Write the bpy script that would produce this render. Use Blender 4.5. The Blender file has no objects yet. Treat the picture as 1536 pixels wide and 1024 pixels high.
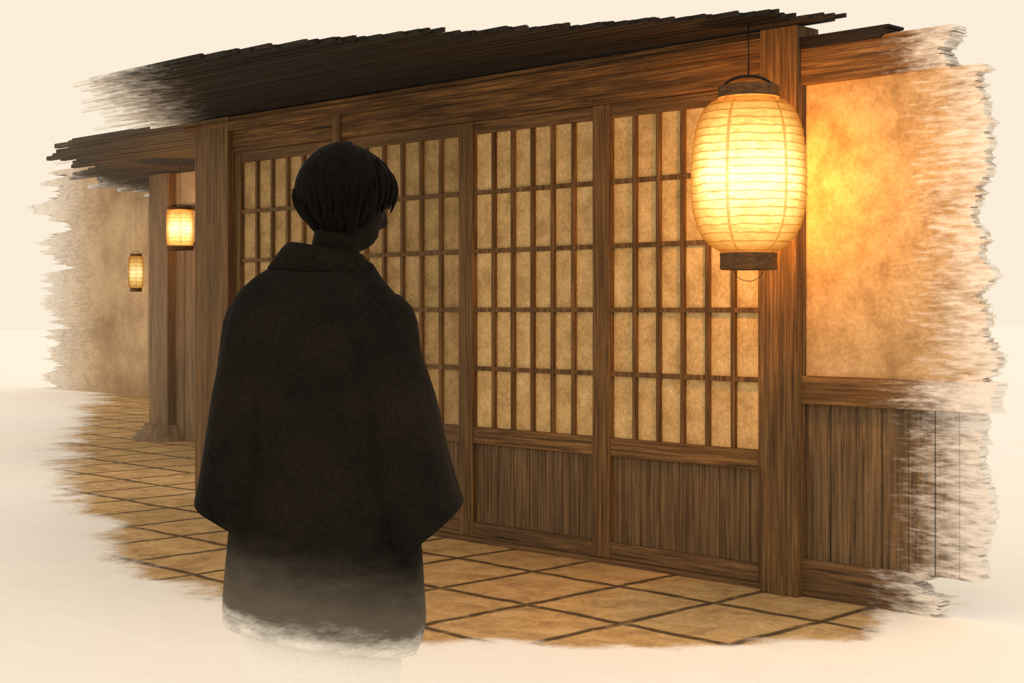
import bpy, bmesh, math, random
from mathutils import Vector, Matrix, noise as mnoise
random.seed(7)
sc = bpy.context.scene
COL = sc.collection
PI = math.pi

# ------------------------------------------------------------------ camera frame (world: facade is the plane y = 0)
F_PX = 2235.0
R = Vector((.7044, .7098, 0)).normalized()          # camera right
F = Vector((-.7098, .7044, 0)).normalized()         # camera forward
CAM = Vector((0, -5.988, 1.36))
cd = bpy.data.cameras.new('camera'); cam = bpy.data.objects.new('camera', cd); COL.objects.link(cam)
cd.sensor_width = 36; cd.lens = 36 * F_PX / 1536; cd.shift_y = -49 / 1536; cd.clip_end = 500
cam.location = CAM
cam.rotation_euler = (PI / 2, 0, math.atan2(R.y, R.x))
sc.camera = cam

# ------------------------------------------------------------------ helpers
def link(name, me, parent=None):
    o = bpy.data.objects.new(name, me); COL.objects.link(o)
    if parent is not None: o.parent = parent
    return o
def obj(name, bm, mat, parent=None, smooth=False):
    me = bpy.data.meshes.new(name)
    bmesh.ops.recalc_face_normals(bm, faces=bm.faces)
    bm.to_mesh(me); bm.free()
    if smooth:
        for p in me.polygons: p.use_smooth = True
    for m in (mat if isinstance(mat, (list, tuple)) else [mat]): me.materials.append(m)
    return link(name, me, parent)
def tag(o, label=None, cat=None, group=None, kind=None):
    if label: o['label'] = label
    if cat: o['category'] = cat
    if group: o['group'] = group
    if kind: o['kind'] = kind
    return o
def empty(name, loc=(0, 0, 0), rz=0):
    o = bpy.data.objects.new(name, None); COL.objects.link(o)
    o.location = loc; o.rotation_euler = (0, 0, rz); o.empty_display_size = .1
    return o
def box(bm, x0, x1, y0, y1, z0, z1, bev=0):
    v = [bm.verts.new((x, y, z)) for z in (z0, z1) for y in (y0, y1) for x in (x0, x1)]
    fs = [bm.faces.new([v[i] for i in q]) for q in
          ((0, 2, 3, 1), (4, 5, 7, 6), (0, 1, 5, 4), (2, 6, 7, 3), (0, 4, 6, 2), (1, 3, 7, 5))]
    if bev:
        es = list({e for f in fs for e in f.edges})
        bmesh.ops.bevel(bm, geom=es, offset=bev, segments=2, affect='EDGES', profile=.6)
    return bm
def abox(*a, bev=0):
    return box(bmesh.new(), *a, bev=bev)
def loft(bm, rings, cap0=True, cap1=True, closed=True):
    rs = [[bm.verts.new(p) for p in ring] for ring in rings]
    n = len(rs[0])
    for a, b in zip(rs, rs[1:]):
        for i in range(n if closed else n - 1):
            bm.faces.new((a[i], a[(i + 1) % n], b[(i + 1) % n], b[i]))
    if cap0: bm.faces.new(rs[0][::-1])
    if cap1: bm.faces.new(rs[-1])
    return bm
def tube(bm, pts, rad, n=10, caps=True):
    pts = [Vector(p) for p in pts]
    rad = rad if isinstance(rad, (list, tuple)) else [rad] * len(pts)
    rings = []; up = None
    for i, p in enumerate(pts):
        t = (pts[min(i + 1, len(pts) - 1)] - pts[max(i - 1, 0)]).normalized()
        if up is None:
            up = Vector((0, 0, 1)) if abs(t.z) < .9 else Vector((1, 0, 0))
        a = t.cross(up).normalized(); up = a.cross(t).normalized()
        rings.append([p + (a * math.cos(2 * PI * k / n) + up * math.sin(2 * PI * k / n)) * rad[i] for k in range(n)])
    return loft(bm, rings, caps, caps)
def lathe(bm, prof, n=48, c=(0, 0, 0)):
    return loft(bm, [[(c[0] + r * math.cos(2 * PI * k / n), c[1] + r * math.sin(2 * PI * k / n), c[2] + z) for k in range(n)] for r, z in prof])
def nz(x, y=0, z=0): return mnoise.noise(Vector((x, y, z)))
def sm(a, b, x):
    t = max(0, min(1, (x - a) / (b - a))); return t * t * (3 - 2 * t)
def interp(tab, x):
    if x <= tab[0][0]: return tab[0][1]
    for (a, va), (b, vb) in zip(tab, tab[1:]):
        if x <= b: return va + (vb - va) * (x - a) / (b - a)
    return tab[-1][1]

# ------------------------------------------------------------------ materials
def srgb(r, g, b):
    f = lambda c: (c / 255 / 12.92) if c / 255 <= .04045 else ((c / 255 + .055) / 1.055) ** 2.4
    return (f(r), f(g), f(b), 1)
class NT:
    def __init__(s, name):
        s.m = bpy.data.materials.new(name); s.m.use_nodes = True
        s.t = s.m.node_tree; s.b = s.t.nodes['Principled BSDF']; s.out = s.t.nodes['Material Output']
    def n(s, typ, **kw):
        d = s.t.nodes.new(typ)
        for k, v in kw.items():
            if k in d.inputs: d.inputs[k].default_value = v
            else: setattr(d, k, v)
        return d
    def l(s, a, b): s.t.links.new(a, b)
    def pos(s, scale=(1, 1, 1), obj=False):
        g = s.n('ShaderNodeTexCoord').outputs['Object'] if obj else s.n('ShaderNodeNewGeometry').outputs['Position']
        m = s.n('ShaderNodeMapping'); m.inputs['Scale'].default_value = scale
        s.l(g, m.inputs['Vector']); return m.outputs[0]
    def noise(s, vec, scale, detail=4, rough=.6, dist=0):
        d = s.n('ShaderNodeTexNoise'); d.inputs['Scale'].default_value = scale; d.inputs['Detail'].default_value = detail
        d.inputs['Roughness'].default_value = rough; d.inputs['Distortion'].default_value = dist
        s.l(vec, d.inputs['Vector']); return d.outputs['Fac']
    def ramp(s, fac, stops):
        d = s.n('ShaderNodeValToRGB'); e = d.color_ramp.elements
        while len(e) < len(stops): e.new(.5)
        for el, (p, c) in zip(e, stops): el.position = p; el.color = c
        s.l(fac, d.inputs['Fac']); return d.outputs['Color']
    def mix(s, fac, a, b, mode='MIX'):
        d = s.n('ShaderNodeMix', data_type='RGBA', blend_type=mode)
        for sock, v in ((d.inputs[0], fac), (d.inputs[6], a), (d.inputs[7], b)):
            if hasattr(v, 'is_linked'): s.l(v, sock)
            else: sock.default_value = v
        return d.outputs[2]
    def math(s, op, a, b=0.0, clamp=False):
        d = s.n('ShaderNodeMath', operation=op, use_clamp=clamp)
        for sock, v in zip(d.inputs, (a, b)):
            if hasattr(v, 'is_linked'): s.l(v, sock)
            else: sock.default_value = v
        return d.outputs[0]
    def rng(s, v, a, b, c=0.0, d_=1.0, smooth=True):
        d = s.n('ShaderNodeMapRange', interpolation_type='SMOOTHSTEP' if smooth else 'LINEAR')
        s.l(v, d.inputs[0])
        for i, x in enumerate((a, b, c, d_)): d.inputs[i + 1].default_value = x
        return d.outputs[0]
    def sep(s, vec):
        d = s.n('ShaderNodeSeparateXYZ'); s.l(vec, d.inputs[0]); return d.outputs
    def bump(s, h, strength=.3, dist=.01):
        d = s.n('ShaderNodeBump'); d.inputs['Strength'].default_value = strength; d.inputs['Distance'].default_value = dist
        s.l(h, d.inputs['Height']); s.l(d.outputs[0], s.b.inputs['Normal'])
    def done(s, col, rough=.8, spec=.15):
        if hasattr(col, 'is_linked'): s.l(col, s.b.inputs['Base Color'])
        else: s.b.inputs['Base Color'].default_value = col
        s.b.inputs['Roughness'].default_value = rough; s.b.inputs['Specular IOR Level'].default_value = spec
        return s.m
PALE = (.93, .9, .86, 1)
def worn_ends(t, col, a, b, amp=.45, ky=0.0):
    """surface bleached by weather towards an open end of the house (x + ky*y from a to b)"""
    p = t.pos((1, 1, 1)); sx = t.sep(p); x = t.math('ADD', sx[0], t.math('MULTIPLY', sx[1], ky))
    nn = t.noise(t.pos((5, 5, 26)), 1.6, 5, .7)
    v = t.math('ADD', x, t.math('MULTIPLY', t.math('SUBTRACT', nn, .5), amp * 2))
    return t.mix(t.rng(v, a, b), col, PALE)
def wood(name, axis, dark, mid, light, worn=None, sc_=1.0):
    t = NT(name)
    s = [70 * sc_] * 3; s['xyz'.index(axis)] = 2.2 * sc_
    g = t.noise(t.pos(s), 1, 6, .65, .6)
    col = t.ramp(g, [(.3, dark), (.5, mid), (.72, light)])
    s2 = [9.] * 3; s2['xyz'.index(axis)] = .9
    blotch = t.noise(t.pos(s2), 1, 4, .6)
    col = t.mix(t.rng(blotch, .3, .75, 0, .55), col, dark)
    grain = t.noise(t.pos(), 130, 2, .5)
    col = t.mix(.22, col, t.ramp(grain, [(.3, (.3, .3, .3, 1)), (.7, (1.6, 1.6, 1.6, 1))]), 'MULTIPLY')
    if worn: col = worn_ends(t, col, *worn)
    t.bump(g, .35, .006)
    return t.done(col, .75, .2)
D, M_, L = srgb(56, 41, 26), srgb(116, 86, 52), srgb(166, 126, 78)
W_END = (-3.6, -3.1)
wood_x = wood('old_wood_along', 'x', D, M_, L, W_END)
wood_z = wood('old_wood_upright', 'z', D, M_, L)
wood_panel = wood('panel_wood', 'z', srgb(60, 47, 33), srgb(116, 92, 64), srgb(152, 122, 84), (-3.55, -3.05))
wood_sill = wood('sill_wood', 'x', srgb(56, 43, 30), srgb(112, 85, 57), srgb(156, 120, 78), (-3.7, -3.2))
wood_roof = wood('dark_roof_boards', 'x', srgb(16, 14, 12), srgb(38, 31, 25), srgb(62, 46, 31), (-9.1, -10.1, .7, 1.38))  # near-black brown boards, paler towards the left end
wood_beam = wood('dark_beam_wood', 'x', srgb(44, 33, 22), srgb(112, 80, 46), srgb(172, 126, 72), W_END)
wood_dim = wood('dim_wood', 'z', srgb(70, 54, 36), srgb(116, 88, 56), srgb(148, 114, 74))  # front wood recoloured lighter and greyer, haze painted into both cuts
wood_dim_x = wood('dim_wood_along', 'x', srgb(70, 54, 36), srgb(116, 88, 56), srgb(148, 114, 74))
wood_grey = wood('hazy_grey_wood', 'z', srgb(92, 78, 62), srgb(138, 114, 88), srgb(170, 142, 106))  # distance haze painted into these far wood colours
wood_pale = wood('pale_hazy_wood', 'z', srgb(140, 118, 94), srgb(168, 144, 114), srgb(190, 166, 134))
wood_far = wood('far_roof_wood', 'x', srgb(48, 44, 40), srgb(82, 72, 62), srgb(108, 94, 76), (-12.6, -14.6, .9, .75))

def plaster(name, c0, c1, c2, worn=None, far=False):
    t = NT(name)
    n1 = t.noise(t.pos(), 5 if not far else 1.4, 6, .65)
    col = t.ramp(n1, [(.3, c0), (.52, c1), (.75, c2)])
    n2 = t.noise(t.pos(), 45, 4, .7)
    col = t.mix(.35, col, t.ramp(n2, [(.3, (.45, .45, .45, 1)), (.7, (1.45, 1.45, 1.45, 1))]), 'MULTIPLY')
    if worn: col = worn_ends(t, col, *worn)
    t.bump(n2, .3, .006)
    return t.done(col, .95, .05)
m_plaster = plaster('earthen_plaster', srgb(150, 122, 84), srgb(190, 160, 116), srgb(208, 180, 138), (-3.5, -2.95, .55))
m_far_wall = plaster('far_house_wall', srgb(158, 132, 104), srgb(190, 162, 128), srgb(216, 190, 156), (-21.6, -24.6, 1.3), True)  # wall colour lightened to carry the distance haze

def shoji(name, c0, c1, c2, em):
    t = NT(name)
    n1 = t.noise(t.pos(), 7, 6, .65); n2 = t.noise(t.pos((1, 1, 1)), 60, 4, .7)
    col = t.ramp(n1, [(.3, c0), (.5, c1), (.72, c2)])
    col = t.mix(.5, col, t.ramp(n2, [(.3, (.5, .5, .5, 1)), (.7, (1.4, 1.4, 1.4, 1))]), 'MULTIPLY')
    t.l(t.mix(1, col, (1, .72, .36, 1), 'MULTIPLY'), t.b.inputs['Emission Color']); t.b.inputs['Emission Strength'].default_value = em  # paper glows by itself, standing in for light from the room behind
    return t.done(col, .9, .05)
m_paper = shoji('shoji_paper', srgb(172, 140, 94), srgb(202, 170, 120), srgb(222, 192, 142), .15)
m_paper_dim = shoji('dim_shoji_paper', srgb(142, 114, 76), srgb(172, 143, 100), srgb(192, 164, 120), .08)  # darker, weaker-glowing copy for the two left doors, dimness put into colour

# lantern paper: thin paper lit by the flame inside, ribs and cords showing through
def lantern_paper(name, r, h, strength, ribs=19, cords=6, phase=0.0):
    t = NT(name)
    p = t.pos((1, 1, 1), True); x, y, z = t.sep(p)
    wob = t.math('MULTIPLY', t.math('SUBTRACT', t.noise(p, 9 / (r / .26), 3), .5), .022 * r / .26)
    zz = t.math('ADD', z, wob)
    fr = t.math('FRACT', t.math('ADD', t.math('MULTIPLY', zz, ribs / h), 50.0))
    line = t.rng(t.math('ABSOLUTE', t.math('SUBTRACT', fr, .5)), .035, .12, 1, 0)
    an = t.math('ADD', t.math('ARCTAN2', y, x), phase)
    fa = t.math('FRACT', t.math('ADD', t.math('MULTIPLY', an, cords / (2 * PI)), 10.0))
    cord = t.rng(t.math('ABSOLUTE', t.math('SUBTRACT', fa, .5)), .016, .04, .9, 0)
    ln = t.math('MAXIMUM', line, cord)
    # flame sits a little below the middle: paper is brightest there
    zn = t.math('DIVIDE', t.math('ADD', z, .03 * h), h * .5)
    gz = t.math('POWER', t.math('SUBTRACT', 1.0, t.math('MULTIPLY', t.math('ABSOLUTE', zn), .62), True), 1.4)
    lw = t.n('ShaderNodeLayerWeight'); lw.inputs['Blend'].default_value = .5
    limb = t.rng(lw.outputs['Facing'], .1, .9, 1, .2)
    fib = t.rng(t.noise(t.pos((1, 1, 3), True), 14 / (r / .26), 5, .7), .3, .7, .8, 1.2)
    br = t.math('MULTIPLY', t.math('MULTIPLY', gz, limb), fib)
    col = t.ramp(br, [(0, srgb(225, 120, 40)), (.22, srgb(248, 172, 78)), (.5, srgb(255, 205, 112)), (.85, srgb(255, 232, 158))])
    col = t.mix(t.math('MULTIPLY', ln, .62), col, srgb(240, 140, 44))
    e = t.n('ShaderNodeEmission'); t.l(col, e.inputs['Color'])
    st = t.math('MULTIPLY', t.math('ADD', t.math('MULTIPLY', br, 1.3), .42), strength)
    st = t.math('MULTIPLY', st, t.math('SUBTRACT', 1.0, t.math('MULTIPLY', ln, .3)))
    t.l(st, e.inputs['Strength'])
    tr = t.n('ShaderNodeBsdfTransparent'); tr.inputs['Color'].default_value = (1, .8, .5, 1)
    ms = t.n('ShaderNodeMixShader'); ms.inputs[0].default_value = .12
    t.l(e.outputs[0], ms.inputs[1]); t.l(tr.outputs[0], ms.inputs[2])
    t.l(ms.outputs[0], t.out.inputs['Surface'])
    return t.m
t = NT('lacquered_lantern_cap')
g = t.noise(t.pos((8, 8, 60)), 3, 4)
m_cap = t.done(t.ramp(g, [(.3, srgb(58, 40, 24)), (.7, srgb(118, 82, 44))]), .6, .2)
t = NT('blackened_iron'); m_iron = t.done(t.ramp(t.noise(t.pos(), 60), [(.3, srgb(28, 24, 20)), (.7, srgb(52, 42, 32))]), .6, .3)

SAND0, SAND1 = (.95, .93, .90, 1), (.99, .975, .95, 1)
# paving
t = NT('stone_paving')
pv = t.pos()
wn = t.n('ShaderNodeTexNoise'); wn.inputs['Scale'].default_value = 3.5; wn.inputs['Detail'].default_value = 4; t.l(pv, wn.inputs['Vector'])
sv = t.n('ShaderNodeVectorMath', operation='SUBTRACT'); t.l(wn.outputs['Color'], sv.inputs[0]); sv.inputs[1].default_value = (.5, .5, .5)
mv = t.n('ShaderNodeVectorMath', operation='SCALE'); mv.inputs['Scale'].default_value = .07; t.l(sv.outputs[0], mv.inputs[0])
av = t.n('ShaderNodeVectorMath', operation='ADD'); t.l(pv, av.inputs[0]); t.l(mv.outputs[0], av.inputs[1])
gx, gy, gz_ = t.sep(av.outputs[0])
def joint(c, off, per, w0, w1):
    f = t.math('FRACT', t.math('ADD', t.math('DIVIDE', t.math('SUBTRACT', c, off), per), 100.5))
    return t.rng(t.math('MULTIPLY', t.math('ABSOLUTE', t.math('SUBTRACT', f, .5)), per), w0, w1, 1, 0)
jn = t.math('MAXIMUM', joint(gx, -4.24, .58, .011, .034), joint(gy, -.47, .65, .011, .034))
jn = t.math('MULTIPLY', jn, t.rng(t.noise(pv, 11, 3), .25, .5, .55, 1))
# each slab its own tone
cellx = t.math('FLOOR', t.math('DIVIDE', t.math('SUBTRACT', gx, -4.24), .58)); celly = t.math('FLOOR', t.math('DIVIDE', t.math('SUBTRACT', gy, -.47), .65))
cmb = t.n('ShaderNodeCombineXYZ'); t.l(cellx, cmb.inputs[0]); t.l(celly, cmb.inputs[1])
wnz = t.n('ShaderNodeTexWhiteNoise', noise_dimensions='3D'); t.l(cmb.outputs[0], wnz.inputs['Vector'])
n1 = t.noise(pv, 6, 6, .7, .5); n2 = t.noise(pv, 40, 4, .7)
col = t.ramp(n1, [(.28, srgb(150, 122, 82)), (.5, srgb(200, 164, 112)), (.74, srgb(226, 194, 142))])
col = t.mix(t.math('MULTIPLY', wnz.outputs['Value'], .3), col, srgb(150, 118, 78))
col = t.mix(.4, col, t.ramp(n2, [(.3, (.5, .5, .5, 1)), (.7, (1.4, 1.4, 1.4, 1))]), 'MULTIPLY')
col = t.mix(t.math('MULTIPLY', jn, .88), col, srgb(56, 46, 36))
at = t.n('ShaderNodeAttribute'); at.attribute_name = 'sand'
sn = t.noise(t.pos((1, 1, 1)), 9, 6, .75)
sd = t.math('ADD', at.outputs['Fac'], t.math('MULTIPLY', t.math('SUBTRACT', sn, .5), .75))
sm1 = t.noise(pv, 2.5, 6, .7)
sm2 = t.rng(sd, .3, .75)
col = t.mix(sm2, col, t.ramp(sm1, [(.3, SAND0), (.7, SAND1)]))
hh = t.math('MULTIPLY', t.math('SUBTRACT', t.math('MULTIPLY', n2, .3), jn), t.math('SUBTRACT', 1.0, sm2))
t.bump(hh, .35, .01)
m_floor = t.done(col, .85, .12)
t = NT('pale_sand')
n1 = t.noise(t.pos(), 2.5, 6, .7); n2 = t.noise(t.pos(), 90, 3, .6)
col = t.ramp(n1, [(.3, SAND0), (.7, SAND1)])
t.bump(n2, .04, .002)
m_sand = t.done(col, .95, .02)

# cloth, skin, hair
t = NT('black_cloth')
po = t.pos((1, 1, 1), True); z = t.sep(po)[2]; x = t.sep(po)[0]
n1 = t.noise(po, 5, 5, .7); n2 = t.noise(po, 160, 3, .6)
col = t.ramp(n1, [(.3, srgb(15, 15, 14)), (.7, srgb(34, 29, 23))])
col = t.mix(.5, col, t.ramp(n2, [(.3, (.5, .5, .5, 1)), (.7, (1.6, 1.6, 1.6, 1))]), 'MULTIPLY')
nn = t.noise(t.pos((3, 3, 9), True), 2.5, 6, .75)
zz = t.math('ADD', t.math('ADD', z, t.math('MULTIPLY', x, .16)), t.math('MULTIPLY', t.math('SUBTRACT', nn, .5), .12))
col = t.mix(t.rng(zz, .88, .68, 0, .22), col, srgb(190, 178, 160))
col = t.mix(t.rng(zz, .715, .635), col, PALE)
t.bump(n2, .2, .002)
m_robe = t.done(col, .95, .05)
t = NT('black_cloth_collar')
m_collar = t.done(t.ramp(t.noise(t.pos((1, 1, 1), True), 150, 3), [(.3, srgb(16, 14, 12)), (.7, srgb(34, 29, 23))]), .95, .05)
t = NT('cream_kimono_cloth')
n2 = t.noise(t.pos((1, 1, 1), True), 160, 3)
t.bump(n2, .2, .002)
m_kimono = t.done(t.ramp(n2, [(.3, (.90, .87, .83, 1)), (.7, (.97, .95, .92, 1))]), .95, .03)
t = NT('shadowed_skin'); m_skin = t.done(t.ramp(t.noise(t.pos((1, 1, 1), True), 60, 3), [(.3, srgb(20, 16, 13)), (.7, srgb(30, 23, 17))]), .8, .06)  # silhouette shade of the face and neck put into the skin colour
t = NT('black_hair')
g = t.noise(t.pos((120, 120, 14), True), 1, 4)
t.bump(g, .4, .002)
m_hair = t.done(t.ramp(g, [(.3, srgb(8, 7, 6)), (.7, srgb(19, 16, 13))]), .8, .05)
t = NT('dark_eye'); m_eye = t.done(t.ramp(t.noise(t.pos((1, 1, 1), True), 90), [(.3, srgb(10, 9, 8)), (.7, srgb(16, 14, 12))]), .8, .05)
t = NT('straw_sandal'); m_straw = t.done(t.ramp(t.noise(t.pos((60, 8, 60), True), 2), [(.3, srgb(120, 92, 56)), (.7, srgb(170, 138, 90))]), .9, .1)

# ------------------------------------------------------------------ ground and paving
bm = bmesh.new(); box(bm, -90, 60, -40, 110, -.3, -.001)
tag(obj('ground', bm, m_sand), 'pale cream sandy ground around the paved court', 'ground', kind='structure')

def px_floor(px, py):
    Z = CAM.z * F_PX / (py - 463); q = CAM + F * Z + R * ((px - 768) / F_PX * Z); return (q.x, q.y)
EDGE = [px_floor(*p) for p in ((1375, 893), (1365, 915), (1250, 948), (1000, 968), (760, 968), (560, 955), (330, 905), (170, 815), (110, 745),
                               (110, 660), (135, 612), (170, 580))] + [(-19, 8), (-9.3, 1.5), (-9.2, .1), (-3.6, .1), (-3.5, -.05)]
def sdist(x, y):
    d = 1e9; ins = False; n = len(EDGE)
    for i in range(n):
        (x0, y0), (x1, y1) = EDGE[i], EDGE[(i + 1) % n]
        vx, vy = x1 - x0, y1 - y0; L2 = vx * vx + vy * vy or 1e-9
        k = max(0, min(1, ((x - x0) * vx + (y - y0) * vy) / L2))
        d = min(d, math.hypot(x - x0 - k * vx, y - y0 - k * vy))
        if (y0 > y) != (y1 > y) and x < vx * (y - y0) / vy + x0: ins = not ins
    return -d if ins else d
bm = bmesh.new(); lay = bm.verts.layers.float.new('sand')
x0, x1, y0, y1, st = -23, -2.2, -3.4, 9, .13
nx, ny = int((x1 - x0) / st), int((y1 - y0) / st); vs = {}
for j in range(ny + 1):
    for i in range(nx + 1):
        x, y = x0 + i * st, y0 + j * st
        s = sdist(x, y) + .25 * nz(x * 1.3, y * 1.3, 3) + .18 * nz(x * 4, y * 4, 9)
        w = .22 + .045 * max(0, -x - 4)
        if s < w + .45:
            v = bm.verts.new((x, y, 0)); v[lay] = sm(-w, w, s); vs[i, j] = v
for (i, j), v in list(vs.items()):
    q = [vs.get(k) for k in ((i, j), (i + 1, j), (i + 1, j + 1), (i, j + 1))]
    if all(q): bm.faces.new(q)
ex = bmesh.ops.extrude_face_region(bm, geom=list(bm.faces))
bmesh.ops.translate(bm, verts=[e for e in ex['geom'] if isinstance(e, bmesh.types.BMVert)], vec=(0, 0, -.001))
tag(obj('floor', bm, m_floor), 'warm brown stone slab paving with dark joints, sand drifting over its edges', 'floor', kind='structure')

# ------------------------------------------------------------------ doors
def door(name, xa, xb, cols, label, wz=None, wx=None, yo=0.0, pm=None):
    wz = wz or wood_z; wx = wx or wood_x
    r = empty(name, ((xa + xb) / 2, yo, .03)); tag(r, label, 'sliding door', 'sliding lattice doors of the house front', 'structure')
    w = (xb - xa) / 2; s = .062; y0, y1 = -.022, .022
    zt, z_pt, z_pb, z_mb, z_bt = 2.42, 2.347, .642, .545, .085
    for a, b in ((-w, -w + s), (w - s, w)):
        obj('stile', abox(a, b, y0 - .008, y1, 0, zt, bev=.004), wz, r)
    obj('top_rail', abox(-w + s, w - s, y0, y1, z_pt, zt, bev=.003), wx, r)
    obj('middle_rail', abox(-w + s, w - s, y0 - .004, y1, z_mb, z_pb, bev=.004), wx, r)
    obj('bottom_rail', abox(-w + s, w - s, y0 - .004, y1, 0, z_bt, bev=.004), wood_sill, r)
    bm = bmesh.new(); ia, ib = -w + s, w - s
    for k in range(1, cols):
        x = ia + (ib - ia) * k / cols; box(bm, x - .0115, x + .0115, -.02, .004, z_pb, z_pt, bev=.002)
    for k in range(1, 5):
        z = z_pb + (z_pt - z_pb) * k / 5; box(bm, ia, ib, -.017, .004, z - .0125, z + .0125, bev=.002)
    obj('lattice', bm, wz, r)
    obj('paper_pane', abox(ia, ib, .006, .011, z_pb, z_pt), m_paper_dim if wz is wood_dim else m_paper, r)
    bm = bmesh.new(); n = 15
    for k in range(n):
        a = ia + (ib - ia) * k / n; b = ia + (ib - ia) * (k + 1) / n
        box(bm, a + .0012, b - .0012, -.004 + .002 * (k % 2), .014, z_bt, z_mb, bev=.003)
    obj('lower_panel', bm, wood_panel, r)
    return r
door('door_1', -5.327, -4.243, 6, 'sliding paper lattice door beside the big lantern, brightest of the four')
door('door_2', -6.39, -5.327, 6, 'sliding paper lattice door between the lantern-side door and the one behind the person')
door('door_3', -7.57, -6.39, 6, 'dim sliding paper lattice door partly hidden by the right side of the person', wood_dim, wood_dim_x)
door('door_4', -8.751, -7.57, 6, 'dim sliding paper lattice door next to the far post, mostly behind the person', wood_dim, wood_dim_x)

# ------------------------------------------------------------------ posts, beams, wall
def ragged(bm, xa, xb, y0, y1, z0, z1, step, amp, seed, side=1):
    """a slab of thin courses whose open end has worn away unevenly"""
    step = .007; n = max(1, round((z1 - z0) / step))
    for k in range(n):
        a, b = z0 + (z1 - z0) * k / n, z0 + (z1 - z0) * (k + 1) / n
        e = amp * (1.1 * nz(a * 3.1, seed, 1) + .6 * nz(a * 11, seed, 5) + .35 * nz(a * 47, seed, 2) + .18 * (random.random() - .5))
        if side > 0: box(bm, xa, xb + e, y0, y1, a, b)
        else: box(bm, xa + e, xb, y0, y1, a, b)
    return bm
def trim(name, bm, mat, label, cat): return tag(obj(name, bm, mat), label, cat, kind='structure')
trim('trim_1', abox(-4.243, -4.035, -.10, .09, 0, 2.70, bev=.008), wood_z, 'thick square brown post right behind the big lantern', 'post')
trim('trim_2', abox(-9.166, -8.751, -.09, .09, 0, 2.70, bev=.008), wood_dim, 'dim square post at the far end of the house front, left of the person', 'post')
trim('trim_3', abox(-8.751, -4.243, -.055, .05, 2.452, 2.60, bev=.006), wood_beam, 'brown lintel beam running just above the sliding doors', 'beam')
bm = bmesh.new(); box(bm, -9.3, -4.243, -.085, .06, 2.60, 2.695, bev=.006); box(bm, -9.3, -4.243, -.10, -.085, 2.635, 2.66, bev=.003)
trim('trim_4', bm, wood_beam, 'upper dark beam under the roof boards, above the door lintel', 'beam')
bm = bmesh.new(); ragged(bm, -4.035, -3.26, -.06, .06, 2.418, 2.60, .019, .12, 4)
trim('trim_5', bm, wood_beam, 'short brown beam over the plaster wall, right of the lantern post', 'beam')
trim('trim_6', abox(-8.751, -4.243, -.04, .05, 0, .028, bev=.004), wood_sill, 'low dark wooden sill running under the sliding doors', 'sill')
trim('trim_7', abox(-7.60, -7.53, -.075, -.055, 2.40, 2.60, bev=.004), wood_z, 'small upright block on the lintel above the person', 'trim')
bm = bmesh.new(); ragged(bm, -4.035, -3.13, -.018, .05, 1.04, 2.42, .013, .10, 1)
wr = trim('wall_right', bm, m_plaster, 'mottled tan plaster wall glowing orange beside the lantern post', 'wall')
bm = bmesh.new(); ragged(bm, -4.035, -3.06, -.055, .05, .912, 1.044, .02, .07, 2)
obj('dado_rail', bm, wood_x, wr)
xs = [-4.035, -3.90, -3.765, -3.625, -3.49, -3.36, -3.24, -3.12]
bm = bmesh.new()
for k, (a, b) in enumerate(zip(xs, xs[1:])):
    if k < 6: box(bm, a + .002, b - .002, -.02 + .004 * (k % 2), .05, .175, .912, bev=.003)
    else: ragged(bm, a + .002, b - .012, -.02 + .004 * (k % 2), .05, .175, .912, .02, .07, 20 + k)
for x in (-3.765,): box(bm, x - .006, x + .006, -.026, -.01, .175, .912, bev=.002)
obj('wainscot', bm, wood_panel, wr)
bm = bmesh.new(); ragged(bm, -4.035, -3.36, -.045, .05, 0, .178, .018, .14, 3)
bm2 = bm; bm = bmesh.new(); ragged(bm, -4.035, -3.55, -.075, .06, 2.585, 2.64, .01, .16, 14)
trim('trim_8', bm, wood_roof, 'dark capping board on top of the plaster wall beam', 'trim'); bm = bm2
tag(obj('baseboard_right', bm, wood_sill), 'dark wooden skirting board at the foot of the boarded wall', 'baseboard', kind='structure')

# roof boards over the walk
RIGHT = [(0, -3.9), (.35, -3.9), (.55, -3.95), (.62, -4.0), (1.1, -4.5), (1.8, -4.95), (2.05, -5.3), (2.25, -5.8)]
LEFT = [(0, -9.7), (.5, -9.3), (1.0, -8.5), (1.5, -7.75), (2.25, -6.6)]
bm = bmesh.new(); W = .02; d = -.09
while d < 2.25:
    for lay_ in range(1):
        xr = interp(RIGHT, d) + .16 * nz(d * 7, 3.3) + .14 * nz(d * 31, 1.3) + .14 * (random.random() - .5)
        xl = interp(LEFT, d) + .4 * nz(d * 8, 8.1) + .45 * nz(d * 33, 2.2) + .45 * (random.random() - .5)
        za = 2.715 - .1 * d + .007 * (random.random() - .5)
        v = []
        for x in (xl, xr):
            for (yy, zz_) in ((-d, za), (-d - W * .97, za - .002), (-d - W * .97, za + .018), (-d, za + .02)):
                v.append(bm.verts.new((x, yy, zz_)))
        for q in ((0, 1, 2, 3), (4, 7, 6, 5), (0, 4, 5, 1), (1, 5, 6, 2), (2, 6, 7, 3), (3, 7, 4, 0)): bm.faces.new([v[i] for i in q])
    d += W
ceil = tag(obj('ceiling', bm, wood_roof), 'dark roof boards with uneven ends over the house front', 'ceiling', kind='structure')
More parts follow.
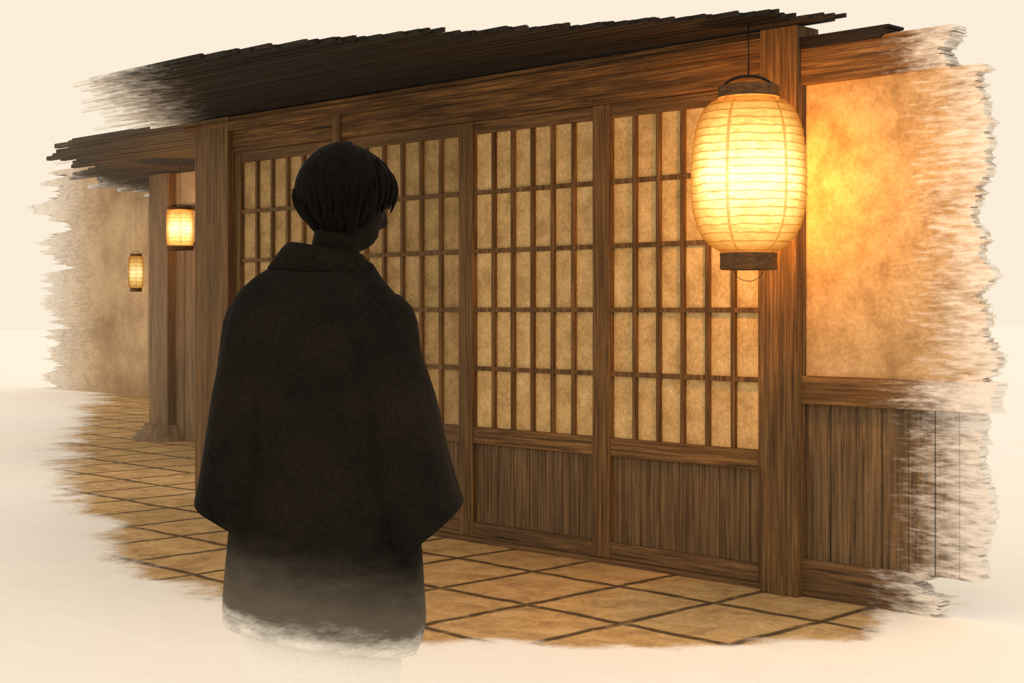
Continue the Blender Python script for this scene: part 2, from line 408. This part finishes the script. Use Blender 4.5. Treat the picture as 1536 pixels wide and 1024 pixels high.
# ------------------------------------------------------------------ lanterns
def lantern(loc, s, strength, label, drop, prof, ribs, phase, capw=1.0, wire=True, watts=0):
    """loc: centre of the paper body; s: metres per profile unit"""
    r = empty('paper_lantern', loc); tag(r, label, 'lantern', 'lit paper lanterns')
    zt, zb = prof[0][1] * s, prof[-1][1] * s; H = zt - zb
    rows = ribs * 6; rings = []
    for k in range(rows + 1):
        z = zt - H * k / rows
        rad = interp([(-b, a) for a, b in prof], -z / s) * s
        sag = 1 - .012 * math.sin(PI * ((k % 6) / 6))
        rings.append([(rad * sag * math.cos(2 * PI * j / 72), rad * sag * math.sin(2 * PI * j / 72), z) for j in range(72)])
    bm = loft(bmesh.new(), rings, False, False)
    rmax = max(a for a, b in prof) * s
    obj('paper_shade', bm, lantern_paper('lantern_paper', rmax, H, strength, ribs, 6, phase), r, True)
    ct = prof[0][0] * s * capw; cb = prof[-1][0] * s * capw; ch = H * .085; chb = H * .12
    def cap(rad, z0, z1, nm):
        w = .12 * rad
        bm = lathe(bmesh.new(), [(rad * .97, z0), (rad, z0 + .1 * (z1 - z0)), (rad * .985, z0 + .5 * (z1 - z0)), (rad, z1 - .1 * (z1 - z0)), (rad * .97, z1),
                                 (rad - w, z1), (rad - w, z0)], 56)
        bm.faces.ensure_lookup_table()
        # hollow ring: join inner loop instead of the end caps
        for f in [f for f in bm.faces if len(f.verts) > 4]: bm.faces.remove(f)
        bm.verts.ensure_lookup_table(); n = 56
        for i in range(n):
            bm.faces.new((bm.verts[i], bm.verts[(i + 1) % n], bm.verts[6 * n + (i + 1) % n], bm.verts[6 * n + i]))
        zd = z0 + .35 * (z1 - z0); box_r = rad - w * .5     # round board added inside the ring to block light spill
        loft(bm, [[(box_r * math.cos(2 * PI * k / n), box_r * math.sin(2 * PI * k / n), zd + dz) for k in range(n)] for dz in (0, .006 * rad / .15)])
        return obj(nm, bm, m_cap, r, False)
    cap(ct, zt - .01 * s, zt + ch, 'top_cap'); cap(cb, zb - chb, zb + .01 * s, 'bottom_cap')
    a = (math.cos(phase_dir), math.sin(phase_dir))
    hp = [(ct * .93 * math.cos(q) * a[0], ct * .93 * math.cos(q) * a[1], zt + ch * .35 + H * .125 * math.sin(q)) for q in [PI * k / 20 for k in range(21)]]
    obj('handle', tube(bmesh.new(), hp, .02 * rmax + .001, 8), m_iron, r, True)
    top = zt + ch * .35 + H * .125
    cbm = tube(bmesh.new(), [(0, 0, top), (0, 0, drop)], .012 * rmax + .0006, 8)
    obj('cord', cbm, m_iron, r, True)
    ld = bpy.data.lights.new('lantern_flame', 'POINT'); ld.energy = watts; ld.color = (1, .50, .14); ld.shadow_soft_size = .05 * rmax / .26
    lo = link('lantern_flame', ld, r); lo.location = (0, 0, -.05 * H)
    if wire:
        q0 = [(cb * .5 * math.cos(q) * a[0], cb * .5 * math.cos(q) * a[1], zb - chb - H * .075 * math.sin(q)) for q in [PI * k / 16 for k in range(17)]]
        obj('bottom_wire', tube(bmesh.new(), q0, .0016, 6), m_iron, r, True)
    return r
phase_dir = math.atan2(R.y, R.x)
S = 1 / 330.
BIG = [(46, 113), (56, 109), (66, 100), (74, 87), (81, 65), (85, 35), (86.5, 5), (86.5, -30), (84, -55), (78, -78), (68, -96), (56, -108), (43, -115)]
cdir = math.atan2(-F.y, -F.x)
lantern((-4.048, -.456, 1.969), S, 1.5, 'large round glowing paper lantern hanging in front of the thick brown post', 2.66 - 1.969, BIG, 19,
        -(cdir + PI / 6) + PI / 6 + 0.0, watts=300)
# far lanterns: same lantern, drum-shaped
DRUM = [(70, 112), (80, 108), (85, 94), (86, 50), (86, -50), (85, -94), (80, -108), (70, -112)]
def at(px, py, Z): return CAM + F * Z + R * ((px - 768) / F_PX * Z) + Vector((0, 0, (463 - py) / F_PX * Z))
p2 = at(270, 342, 14.3)
lantern(p2, 14.3 / F_PX * 20.5 / 86, 1.5, 'small drum-shaped glowing paper lantern hanging before the house beyond the far post', 2.735 - p2.z, DRUM, 9, 0, 1.2, False, 170)
p3 = at(204, 408, 22.6)
TALL = [(56, 150), (66, 140), (70, 100), (70, -100), (66, -140), (56, -150)]
lantern(p3, 22.6 / F_PX * 11 / 70, .8, 'faint narrow glowing paper lantern deep in the haze, smallest of all', 3.66 - p3.z, TALL, 8, 0, 1.0, False, 25)

# ------------------------------------------------------------------ houses beyond
h2 = empty('neighbouring_house', (-12.2, 2.4, 0)); tag(h2, 'grey boarded house with dark eaves just beyond the far post', 'house')
def hb(name, mat, x0, x1, y0, y1, z0, z1, bev=.006): return obj(name, abox(x0 + 12.2, x1 + 12.2, y0 - 2.4, y1 - 2.4, z0, z1, bev=bev), mat, h2)
bm = bmesh.new(); x = -13.42
while x < -9.6:
    w = .13 + .05 * random.random(); yy = .012 * random.random()
    box(bm, x + 12.2, x + 12.2 + w - .008, yy, .12, 0, 2.0, bev=.004); x += w
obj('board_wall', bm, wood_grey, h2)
hb('plaster_panel', m_far_wall, -13.42, -9.5, 2.42, 2.55, 2.03, 2.78)
hb('corner_post', wood_grey, -13.78, -13.42, 2.32, 2.6, 0, 2.78)
hb('wall_rail', wood_far, -13.42, -9.5, 2.36, 2.5, 1.98, 2.04)
hb('wall_rail', wood_far, -13.42, -9.5, 2.36, 2.5, 2.36, 2.41)
hb('side_wall', m_far_wall, -13.72, -13.5, 2.6, 6.0, 0, 2.78)
obj('base_stone', lathe(bmesh.new(), [(.40, 0), (.37, .04), (.30, .10), (.26, .16)], 20, (-13.6 + 12.2, .06, 0)), wood_grey, h2)
bm = bmesh.new(); y = .25
while y < 5.2:
    xl = interp([(.2, -11.6), (1.2, -13.2), (2.2, -14.6), (3.6, -16.0), (5.2, -16.5)], y) + .6 * nz(y * 3, 2.2) + .8 * nz(y * 19, 1.2) + .7 * (random.random() - .5)
    box(bm, xl + 12.2, -9.9 + 12.2, y - 2.4, y - 2.4 + .046, 2.76 + .008 * random.random(), 2.80); y += .047
obj('eave', bm, wood_far, h2)

h3 = empty('distant_house', (-20, 6.3, 0)); tag(h3, 'pale hazy brown house wall at the far end of the court', 'house')
bm = bmesh.new(); ragged(bm, -3.5, 6, 0, .3, 0, 3.7, .05, 1.0, 31, -1)
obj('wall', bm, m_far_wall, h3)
bm = bmesh.new()
for y in range(24):
    e = random.random() * 1.6 - .05 * y; box(bm, -2.2 + e, 6, -.95 + .05 * y, -.905 + .05 * y, 3.62 + .01 * y, 3.66 + .01 * y)
obj('eave', bm, wood_far, h3)
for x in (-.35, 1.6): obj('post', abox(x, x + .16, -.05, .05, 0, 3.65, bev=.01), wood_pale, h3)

# ------------------------------------------------------------------ the person
PZ = 3.22; K = 694.0
pl = CAM + F * PZ + R * ((490 - 768) / F_PX * PZ); pl.z = 0
person = empty('person', pl, math.atan2(R.y, R.x))
tag(person, 'person seen from behind in a dark wide-sleeved robe, head turned right', 'person')
def X(px): return (px - 490) / K
def Zp(py): return 1.36 - (py - 463) / K
def ring(xa, xb, ya, yb, z, n=48, tilt=0, sq=2.3, wob=0, seed=0, tz=None):
    cx, cy, a, b = (xa + xb) / 2, (ya + yb) / 2, (xb - xa) / 2, (yb - ya) / 2; out = []
    for k in range(n):
        q = 2 * PI * k / n; c, s = math.cos(q), math.sin(q)
        ex = 2 / sq
        dx = math.copysign(abs(c) ** ex, c); dy = math.copysign(abs(s) ** ex, s)
        m = 1 + wob * nz(3 * c + seed, 3 * s, z * 1.1)
        x = cx + a * dx * m; out.append((x, cy + b * dy * m, z + (tz(x) if tz else 0)))
    return out

# body (one continuous surface): tapered limbs, torso and head fused by a voxel remesh
def chain(bm, pts, rad, n=14):
    """tapered limb with rounded ends"""
    pts = [Vector(p) for p in pts]; fine, fr = [], []
    for i in range(len(pts) - 1):
        for k in range(6):
            u = k / 6; fine.append(pts[i].lerp(pts[i + 1], u)); fr.append(rad[i] + (rad[i + 1] - rad[i]) * u)
    fine.append(pts[-1]); fr.append(rad[-1])
    for _ in range(2):
        fine = [fine[0]] + [(fine[i - 1] + fine[i] * 2 + fine[i + 1]) / 4 for i in range(1, len(fine) - 1)] + [fine[-1]]
    a = (fine[0] - fine[1]).normalized(); b = (fine[-1] - fine[-2]).normalized()
    P = [fine[0] + a * fr[0] * .9, fine[0] + a * fr[0] * .6] + fine + [fine[-1] + b * fr[-1] * .6, fine[-1] + b * fr[-1] * .9]
    Q = [fr[0] * .3, fr[0] * .8] + fr + [fr[-1] * .8, fr[-1] * .3]
    tube(bm, P, Q, n)
bb = bmesh.new()
CX = -.012
loft(bb, [ring(CX - w, CX + w, -dp + oy, dp + oy, z, 40, sq=2.2) for z, w, dp, oy in
          ((.80, .13, .09, 0), (.86, .158, .105, 0), (.93, .152, .105, 0), (1.02, .132, .092, .005), (1.10, .132, .092, .01), (1.20, .146, .102, .01),
           (1.28, .152, .102, 0), (1.345, .140, .085, -.008), (1.40, .095, .062, -.012), (1.44, .058, .052, -.005))])
NECK = (.012, -.004, 1.42); HC = Vector((.036, .012, 1.590))
chain(bb, [(NECK[0], NECK[1] - .005, 1.38), (.014, .0, 1.46), (.026, .006, 1.53)], [.062, .053, .052], 18)
for s in (-1, 1):
    sh = (CX + s * .158, -.008, 1.345); el = (CX + s * .205, -.03, 1.06); wr_ = (CX + s * .15, .17, .985); 
    chain(bb, [(CX + s * .09, -.005, 1.36), sh, ((sh[0] + el[0]) / 2, -.02, 1.2), el], [.05, .052, .043, .036])
    chain(bb, [el, ((el[0] + wr_[0]) / 2 + s * .006, .07, 1.02), wr_], [.036, .035, .024])
    pc = Vector((CX + s * .115, .235, .965))
    fw = (pc - Vector(wr_)).normalized(); side = Vector((0, 0, 1)).cross(fw).normalized() * s; upv = Vector((0, 0, 1))
    chain(bb, [wr_, pc - fw * .02, pc + fw * .02], [.023, .027, .024]); chain(bb, [pc + upv * .018 - fw * .01, pc - upv * .02 + fw * .015], [.02, .018])
    for k, (ln, off) in enumerate(((.066, .030), (.074, .010), (.068, -.010), (.052, -.029))):
        b0 = pc + upv * off + fw * .030
        d1 = (fw - side * .25 * -1 * s * s).normalized(); inn = Vector((-s, 0, 0))
        p1 = b0 + fw * ln * .42; p2_ = p1 + (fw * .75 + inn * .6).normalized() * ln * .34; p3_ = p2_ + (fw * .25 + inn * .95).normalized() * ln * .26
        chain(bb, [pc + upv * off * .7, b0, p1, p2_, p3_], [.0095, .0092, .0085, .0078, .0068], 8)
    chain(bb, [pc - fw * .03 + upv * .022, pc + upv * .046 - fw * .002 + Vector((-s * .012, 0, 0)), pc + upv * .056 + fw * .032 + Vector((-s * .022, 0, 0))], [.012, .0105, .008], 8)
    hp = (CX + s * .085, 0, .86); kn = (CX + s * .082, .02, .47); an = (CX + s * .08, -.02, .085)
    chain(bb, [hp, (CX + s * .09, .015, .68), kn], [.088, .074, .052]); chain(bb, [kn, (CX + s * .083, -.02, .34), an], [.052, .052, .034])
    chain(bb, [(CX + s * .08, -.055, .062), (CX + s * .082, .05, .066), (CX + s * .088, .14, .052), (CX + s * .09, .175, .048)], [.034, .036, .032, .022])
# head
YAW = math.radians(-66); TILT = math.radians(-9)
HM = Matrix.Translation(HC) @ Matrix.Rotation(YAW, 4, 'Z') @ Matrix.Rotation(TILT, 4, 'X')
def G(v, w): return math.exp(-(v / w) ** 2)
def headp(u, v, off=0):
    # u: azimuth (0 = face, +y), v: elevation
    dx, dy, dz = math.sin(u) * math.cos(v), math.cos(u) * math.cos(v), math.sin(v)
    x, y, z = .074 * dx, .091 * dy, .108 * dz
    if dz < 0:
        k = -dz
        x *= 1 - .30 * k ** 1.3
        if dy < 0: y *= 1 - .42 * k ** 1.1
        else: y *= 1 + .34 * k ** 2.2
        if dy < 0: z *= 1 - .22 * min(1, -dy * 1.3)
    if dy > .25 and off == 0:
        f = sm(.25, .7, dy)
        y -= .004 * f * G(x, .05) * G(z - .03, .05)
        tip = G(x, .0115 + .1 * max(0, -.012 - z) * .12) * (sm(.022, -.03, z) ** 1.2) * sm(-.046, -.034, z)
        y += .019 * f * tip
        y -= .008 * f * G(abs(x) - .031, .014) * G(z - .008, .011)
        y += .004 * f * G(z - .026, .008) * G(abs(x) - .03, .022)
        y += .007 * f * G(x, .020) * G(z + .060, .006) + .006 * f * G(x, .018) * G(z + .073, .006)
        y -= .003 * f * G(x, .022) * G(z + .0665, .0028)
        y += .010 * f * G(x, .019) * G(z + .098, .016)
        y += .003 * f * G(abs(x) - .042, .016) * G(z + .022, .016)
    return Vector((x, y, z))
NU, NV = 96, 72
rows = []
for j in range(1, NV):
    v = -PI / 2 + PI * j / NV
    rows.append([HM @ headp(2 * PI * i / NU, v) for i in range(NU)])
loft(bb, rows)
for s in (-1, 1):    # ears
    ec = Vector((s * .073, -.008, -.012)); pts = []
    for k in range(9):
        q = PI * (-.62 + 1.3 * k / 8); pts.append(HM @ (ec + Vector((s * .008, -.016 * math.cos(q), .028 * math.sin(q) + .002))))
    chain(bb, pts, [.005, .006, .0065, .007, .007, .007, .0065, .006, .0055], 8)
    chain(bb, [HM @ (ec + Vector((-s * .004, .004, .018))), HM @ (ec + Vector((-s * .002, .0, -.018)))], [.010, .009], 8)
raw = obj('body_raw', bb, m_skin)
rm = raw.modifiers.new('r', 'REMESH'); rm.mode = 'VOXEL'; rm.voxel_size = .0052
sm_ = raw.modifiers.new('s', 'SMOOTH'); sm_.iterations = 2; sm_.factor = .4
dg = bpy.context.evaluated_depsgraph_get(); dg.update()
me = bpy.data.meshes.new_from_object(raw.evaluated_get(dg)); me.name = 'body'
bpy.data.objects.remove(raw)
for p in me.polygons: p.use_smooth = True
body = link('body', me, person)
for s in (-1, 1):
    c = HM @ Vector((s * .031, .0775, .008)); bm = bmesh.new()
    bmesh.ops.create_uvsphere(bm, u_segments=16, v_segments=10, radius=.0115, matrix=Matrix.Translation(c))
    obj('eye', bm, m_eye, body, True)

# hair: cap plus overlapping tapered locks
hb_ = bmesh.new()
def hair_low(u):                          # elevation of the hair edge by azimuth from the face
    a = abs((u + PI) % (2 * PI) - PI)
    return interp([(0, .20), (.55, .15), (.95, -.05), (1.2, -.42), (1.7, -.66), (2.3, -.86), (PI, -.92)], a)
def hairp(u, v, extra=0.0):
    p = headp(u, v, 1); dz = math.sin(v); a = abs((u + PI) % (2 * PI) - PI)
    thick = .010 + .008 * sm(-.3, .6, v) + .007 * sm(1.2, 2.6, a) * sm(-.75, -.1, v) + .007 * G(a - 1.5, .4) * G(v + .15, .35) + extra
    n = Vector((math.sin(u) * math.cos(v), math.cos(u) * math.cos(v), dz))
    return HM @ (p + n * thick)
NU2, NV2 = 110, 34; rings = []
for j in range(NV2 + 1):
    f = j / NV2; rr = []
    for i in range(NU2):
        u = 2 * PI * i / NU2; v0 = hair_low(u) + .03 * math.sin(i * 2.1) ; v = PI / 2 - .02 - (PI / 2 - .02 - v0) * f
        rr.append(hairp(u, v, .0022 * nz(i * .55, j * .12, 2) - .006 * sm(.85, 1, f)))
    rings.append(rr)
inner = []
for j in (NV2, NV2 // 2, 0):
    f = j / NV2; inner.append([HM @ (headp(2 * PI * i / NU2, PI / 2 - .02 - (PI / 2 - .02 - hair_low(2 * PI * i / NU2)) * f, 1) * .985) for i in range(NU2)])
loft(hb_, rings + inner, True, True)
for k in range(150):
    u = random.uniform(-PI, PI); a = abs(u); end = hair_low(u) - random.uniform(-.02, .09 if a < 2.2 else .05)
    st = end + random.uniform(.5, 1.0); du = random.uniform(-.13, .13); wd = random.uniform(.010, .017); P, Q = [], []
    for q in range(8):
        f = q / 7; v = st + (end - st) * f
        P.append(hairp(u + du * f, v, .001 - .004 * f + .003 * math.sin(f * 3) * random.random())); Q.append(wd * (math.sin(PI * min(.5, f * .9 + .12)) * (1 - f ** 3) + .03) * .5)
    tube(hb_, P, Q, 6)
for (u, e, l, o) in ((.12, -.03, .55, .006), (.32, .02, .6, .008), (.5, -.06, .6, .009), (.68, -.02, .6, .008), (.85, -.12, .6, .006), (-.15, .03, .5, .006), (-.4, .02, .5, .006), (.98, -.2, .6, .003)):
    P = [hairp(u + .05 * f, .75 + (e - .75) * f, o * math.sin(PI * f * .8)) for f in [q / 8 for q in range(9)]]
    tube(hb_, P, [.004, .007, .008, .008, .0075, .0065, .005, .003, .0008], 6)
obj('hair', hb_, m_hair, person, True)

# robe: torso part, two wide sleeves, standing collar
def tz_hem(x): return -(x - X(345)) * .16
prof = [(388, 440, 548, .050, .050), (396, 420, 560, .066, .060), (405, 400, 566, .078, .066), (418, 381, 574, .092, .078), (434, 363, 588, .105, .088), (452, 352, 604, .118, .10), (475, 346, 613, .126, .112),
        (510, 346, 614, .13, .12), (600, 350, 612, .125, .12), (700, 350, 618, .125, .125), (780, 347, 628, .135, .135), (815, 344, 633, .14, .14), (860, 340, 637, .145, .145), (890, 338, 639, .15, .15), (912, 337, 634, .15, .15), (930, 338, 626, .15, .15)]
fine = []
for (p0, a0, b0, k0, f0), (p1, a1, b1, k1, f1) in zip(prof, prof[1:]):
    n = max(1, round((p1 - p0) / 9))
    for i in range(n):
        u = i / n; fine.append((p0 + (p1 - p0) * u, a0 + (a1 - a0) * u, b0 + (b1 - b0) * u, k0 + (k1 - k0) * u, f0 + (f1 - f0) * u))
fine.append(prof[-1])
rings = []
for (py, a, b, kb, kf) in fine:
    g = sm(760, 930, py)
    w = .018 * sm(500, 800, py)
    rings.append(ring(X(a), X(b), -kb, kf, Zp(py), 72, sq=2.35, wob=w, seed=2, tz=(lambda x, g=g: g * tz_hem(x)) if g else None))
rb = loft(bmesh.new(), rings, False, False)
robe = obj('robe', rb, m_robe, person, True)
sol = robe.modifiers.new('cloth', 'SOLIDIFY'); sol.thickness = .006; sol.offset = -1
def sleeve(tab, hem, flip):
    rings = []; n = len(tab)
    for i in range(n - 1):
        for k in range(6):
            u = k / 6; rings.append([tab[i][c] + (tab[i + 1][c] - tab[i][c]) * u for c in range(5)])
    rings.append(list(tab[-1]))
    R_ = []
    p_end = tab[-1][0]; p_beg = tab[0][0]
    for (py, a, b, ya, yb) in rings:
        g = sm(p_end - 150, p_end, py)
        R_.append(ring(X(a), X(b), ya, yb, Zp(py), 44, sq=2.6, wob=.03 * sm(480, 650, py), seed=5 if flip else 8, tz=lambda x, g=g: g * hem(x)))
    # tuck the sleeve head into the shoulder
    h0 = R_[0]; c = sum((Vector(p) for p in h0), Vector()) / len(h0)
    R_ = [[c + (Vector(p) - c) * .35 + Vector((0, 0, .012)) for p in h0], [c + (Vector(p) - c) * .75 + Vector((0, 0, .009)) for p in h0]] + R_
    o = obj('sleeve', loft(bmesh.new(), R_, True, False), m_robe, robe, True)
    s_ = o.modifiers.new('cloth', 'SOLIDIFY'); s_.thickness = .005; s_.offset = -1
    return o
sleeve([(446, 358, 425, -.06, .06), (475, 345, 430, -.085, .085), (520, 335, 432, -.10, .11), (590, 320, 430, -.115, .15), (660, 308, 425, -.12, .19), (720, 297, 415, -.12, .22), (748, 291, 405, -.12, .235)],
       lambda x: -(x - X(291)) * .54, False)
sleeve([(446, 540, 596, -.05, .05), (475, 530, 612, -.085, .085), (520, 528, 629, -.10, .11), (590, 532, 651, -.115, .15), (660, 542, 668, -.12, .19), (720, 560, 684, -.12, .22), (757, 572, 694, -.12, .235)],
       lambda x: (x - X(694)) * .80, True)
def cring(xa, xb, ya, yb, zl, zr, zf):
    out = []
    for (x, y, z) in ring(xa, xb, ya, yb, 0, 48):
        u = (x - xa) / (xb - xa); out.append((x, y, zl + (zr - zl) * u - zf * sm(0, yb, y)))
    return out
cb = loft(bmesh.new(), [cring(X(402), X(568), -.083, .07, Zp(402), Zp(416), .05), cring(X(412), X(561), -.083, .068, Zp(388), Zp(403), .06), cring(X(426), X(551), -.08, .064, Zp(370), Zp(390), .07),
                        cring(X(433), X(545), -.078, .062, Zp(364), Zp(382), .08), cring(X(440), X(539), -.072, .058, Zp(363), Zp(380), .08)], False, False)
co = obj('collar', cb, m_collar, robe, True)
s_ = co.modifiers.new('cloth', 'SOLIDIFY'); s_.thickness = .007; s_.offset = -1
tag(co, 'stiff standing collar')
# cream kimono showing under the hem
rings = []
for py, a, b, k in ((700, 385, 590, .105), (800, 368, 606, .115), (900, 360, 612, .125), (950, 360, 607, .125), (1050, 366, 598, .125), (1200, 372, 590, .12), (1300, 376, 586, .12), (1345, 378, 584, .12)):
    rings.append(ring(X(a), X(b), -k, k, Zp(py), 64, sq=2.3, wob=.03, seed=4))
ki = obj('kimono', loft(bmesh.new(), rings, False, False), m_kimono, person, True)
s_ = ki.modifiers.new('cloth', 'SOLIDIFY'); s_.thickness = .005; s_.offset = -1
tag(ki, 'cream under-robe below the dark hem')
for s in (-1, 1):
    bm = bmesh.new(); x = CX + s * .085
    loft(bm, [[(x + .048 * math.copysign(abs(math.cos(q)) ** .8, math.cos(q)) * w, .055 + .14 * math.sin(q) * w, z) for q in [2 * PI * k / 32 for k in range(32)]] for z, w in ((0, .97), (.004, 1), (.02, 1), (.026, .96))])
    for e in (-1, 1): tube(bm, [(x + .002, .15, .03), (x + e * .02, .12, .085), (x + e * .04, .06, .07), (x + e * .044, .03, .02)], .006, 8)
    obj('sandal', bm, m_straw, person, True)

# ------------------------------------------------------------------ sky and light
w = bpy.data.worlds.new('sky'); sc.world = w; w.use_nodes = True
bg = w.node_tree.nodes['Background']; bg.inputs['Color'].default_value = srgb(252, 238, 217); bg.inputs['Strength'].default_value = 1.0
ld = bpy.data.lights.new('overhead_fill', 'SUN'); ld.energy = .32; ld.angle = math.radians(50); ld.color = (1, .93, .82)  # sun-type fill added overhead to brighten the pale ground
lo = link('overhead_fill', ld); lo.rotation_euler = (math.radians(12), 0, math.radians(20))
sc.view_settings.view_transform = 'Standard'; sc.view_settings.look = 'None'; sc.view_settings.exposure = 0; sc.view_settings.gamma = 1
sc.cycles.use_denoising = True
sc.cycles.max_bounces = 6
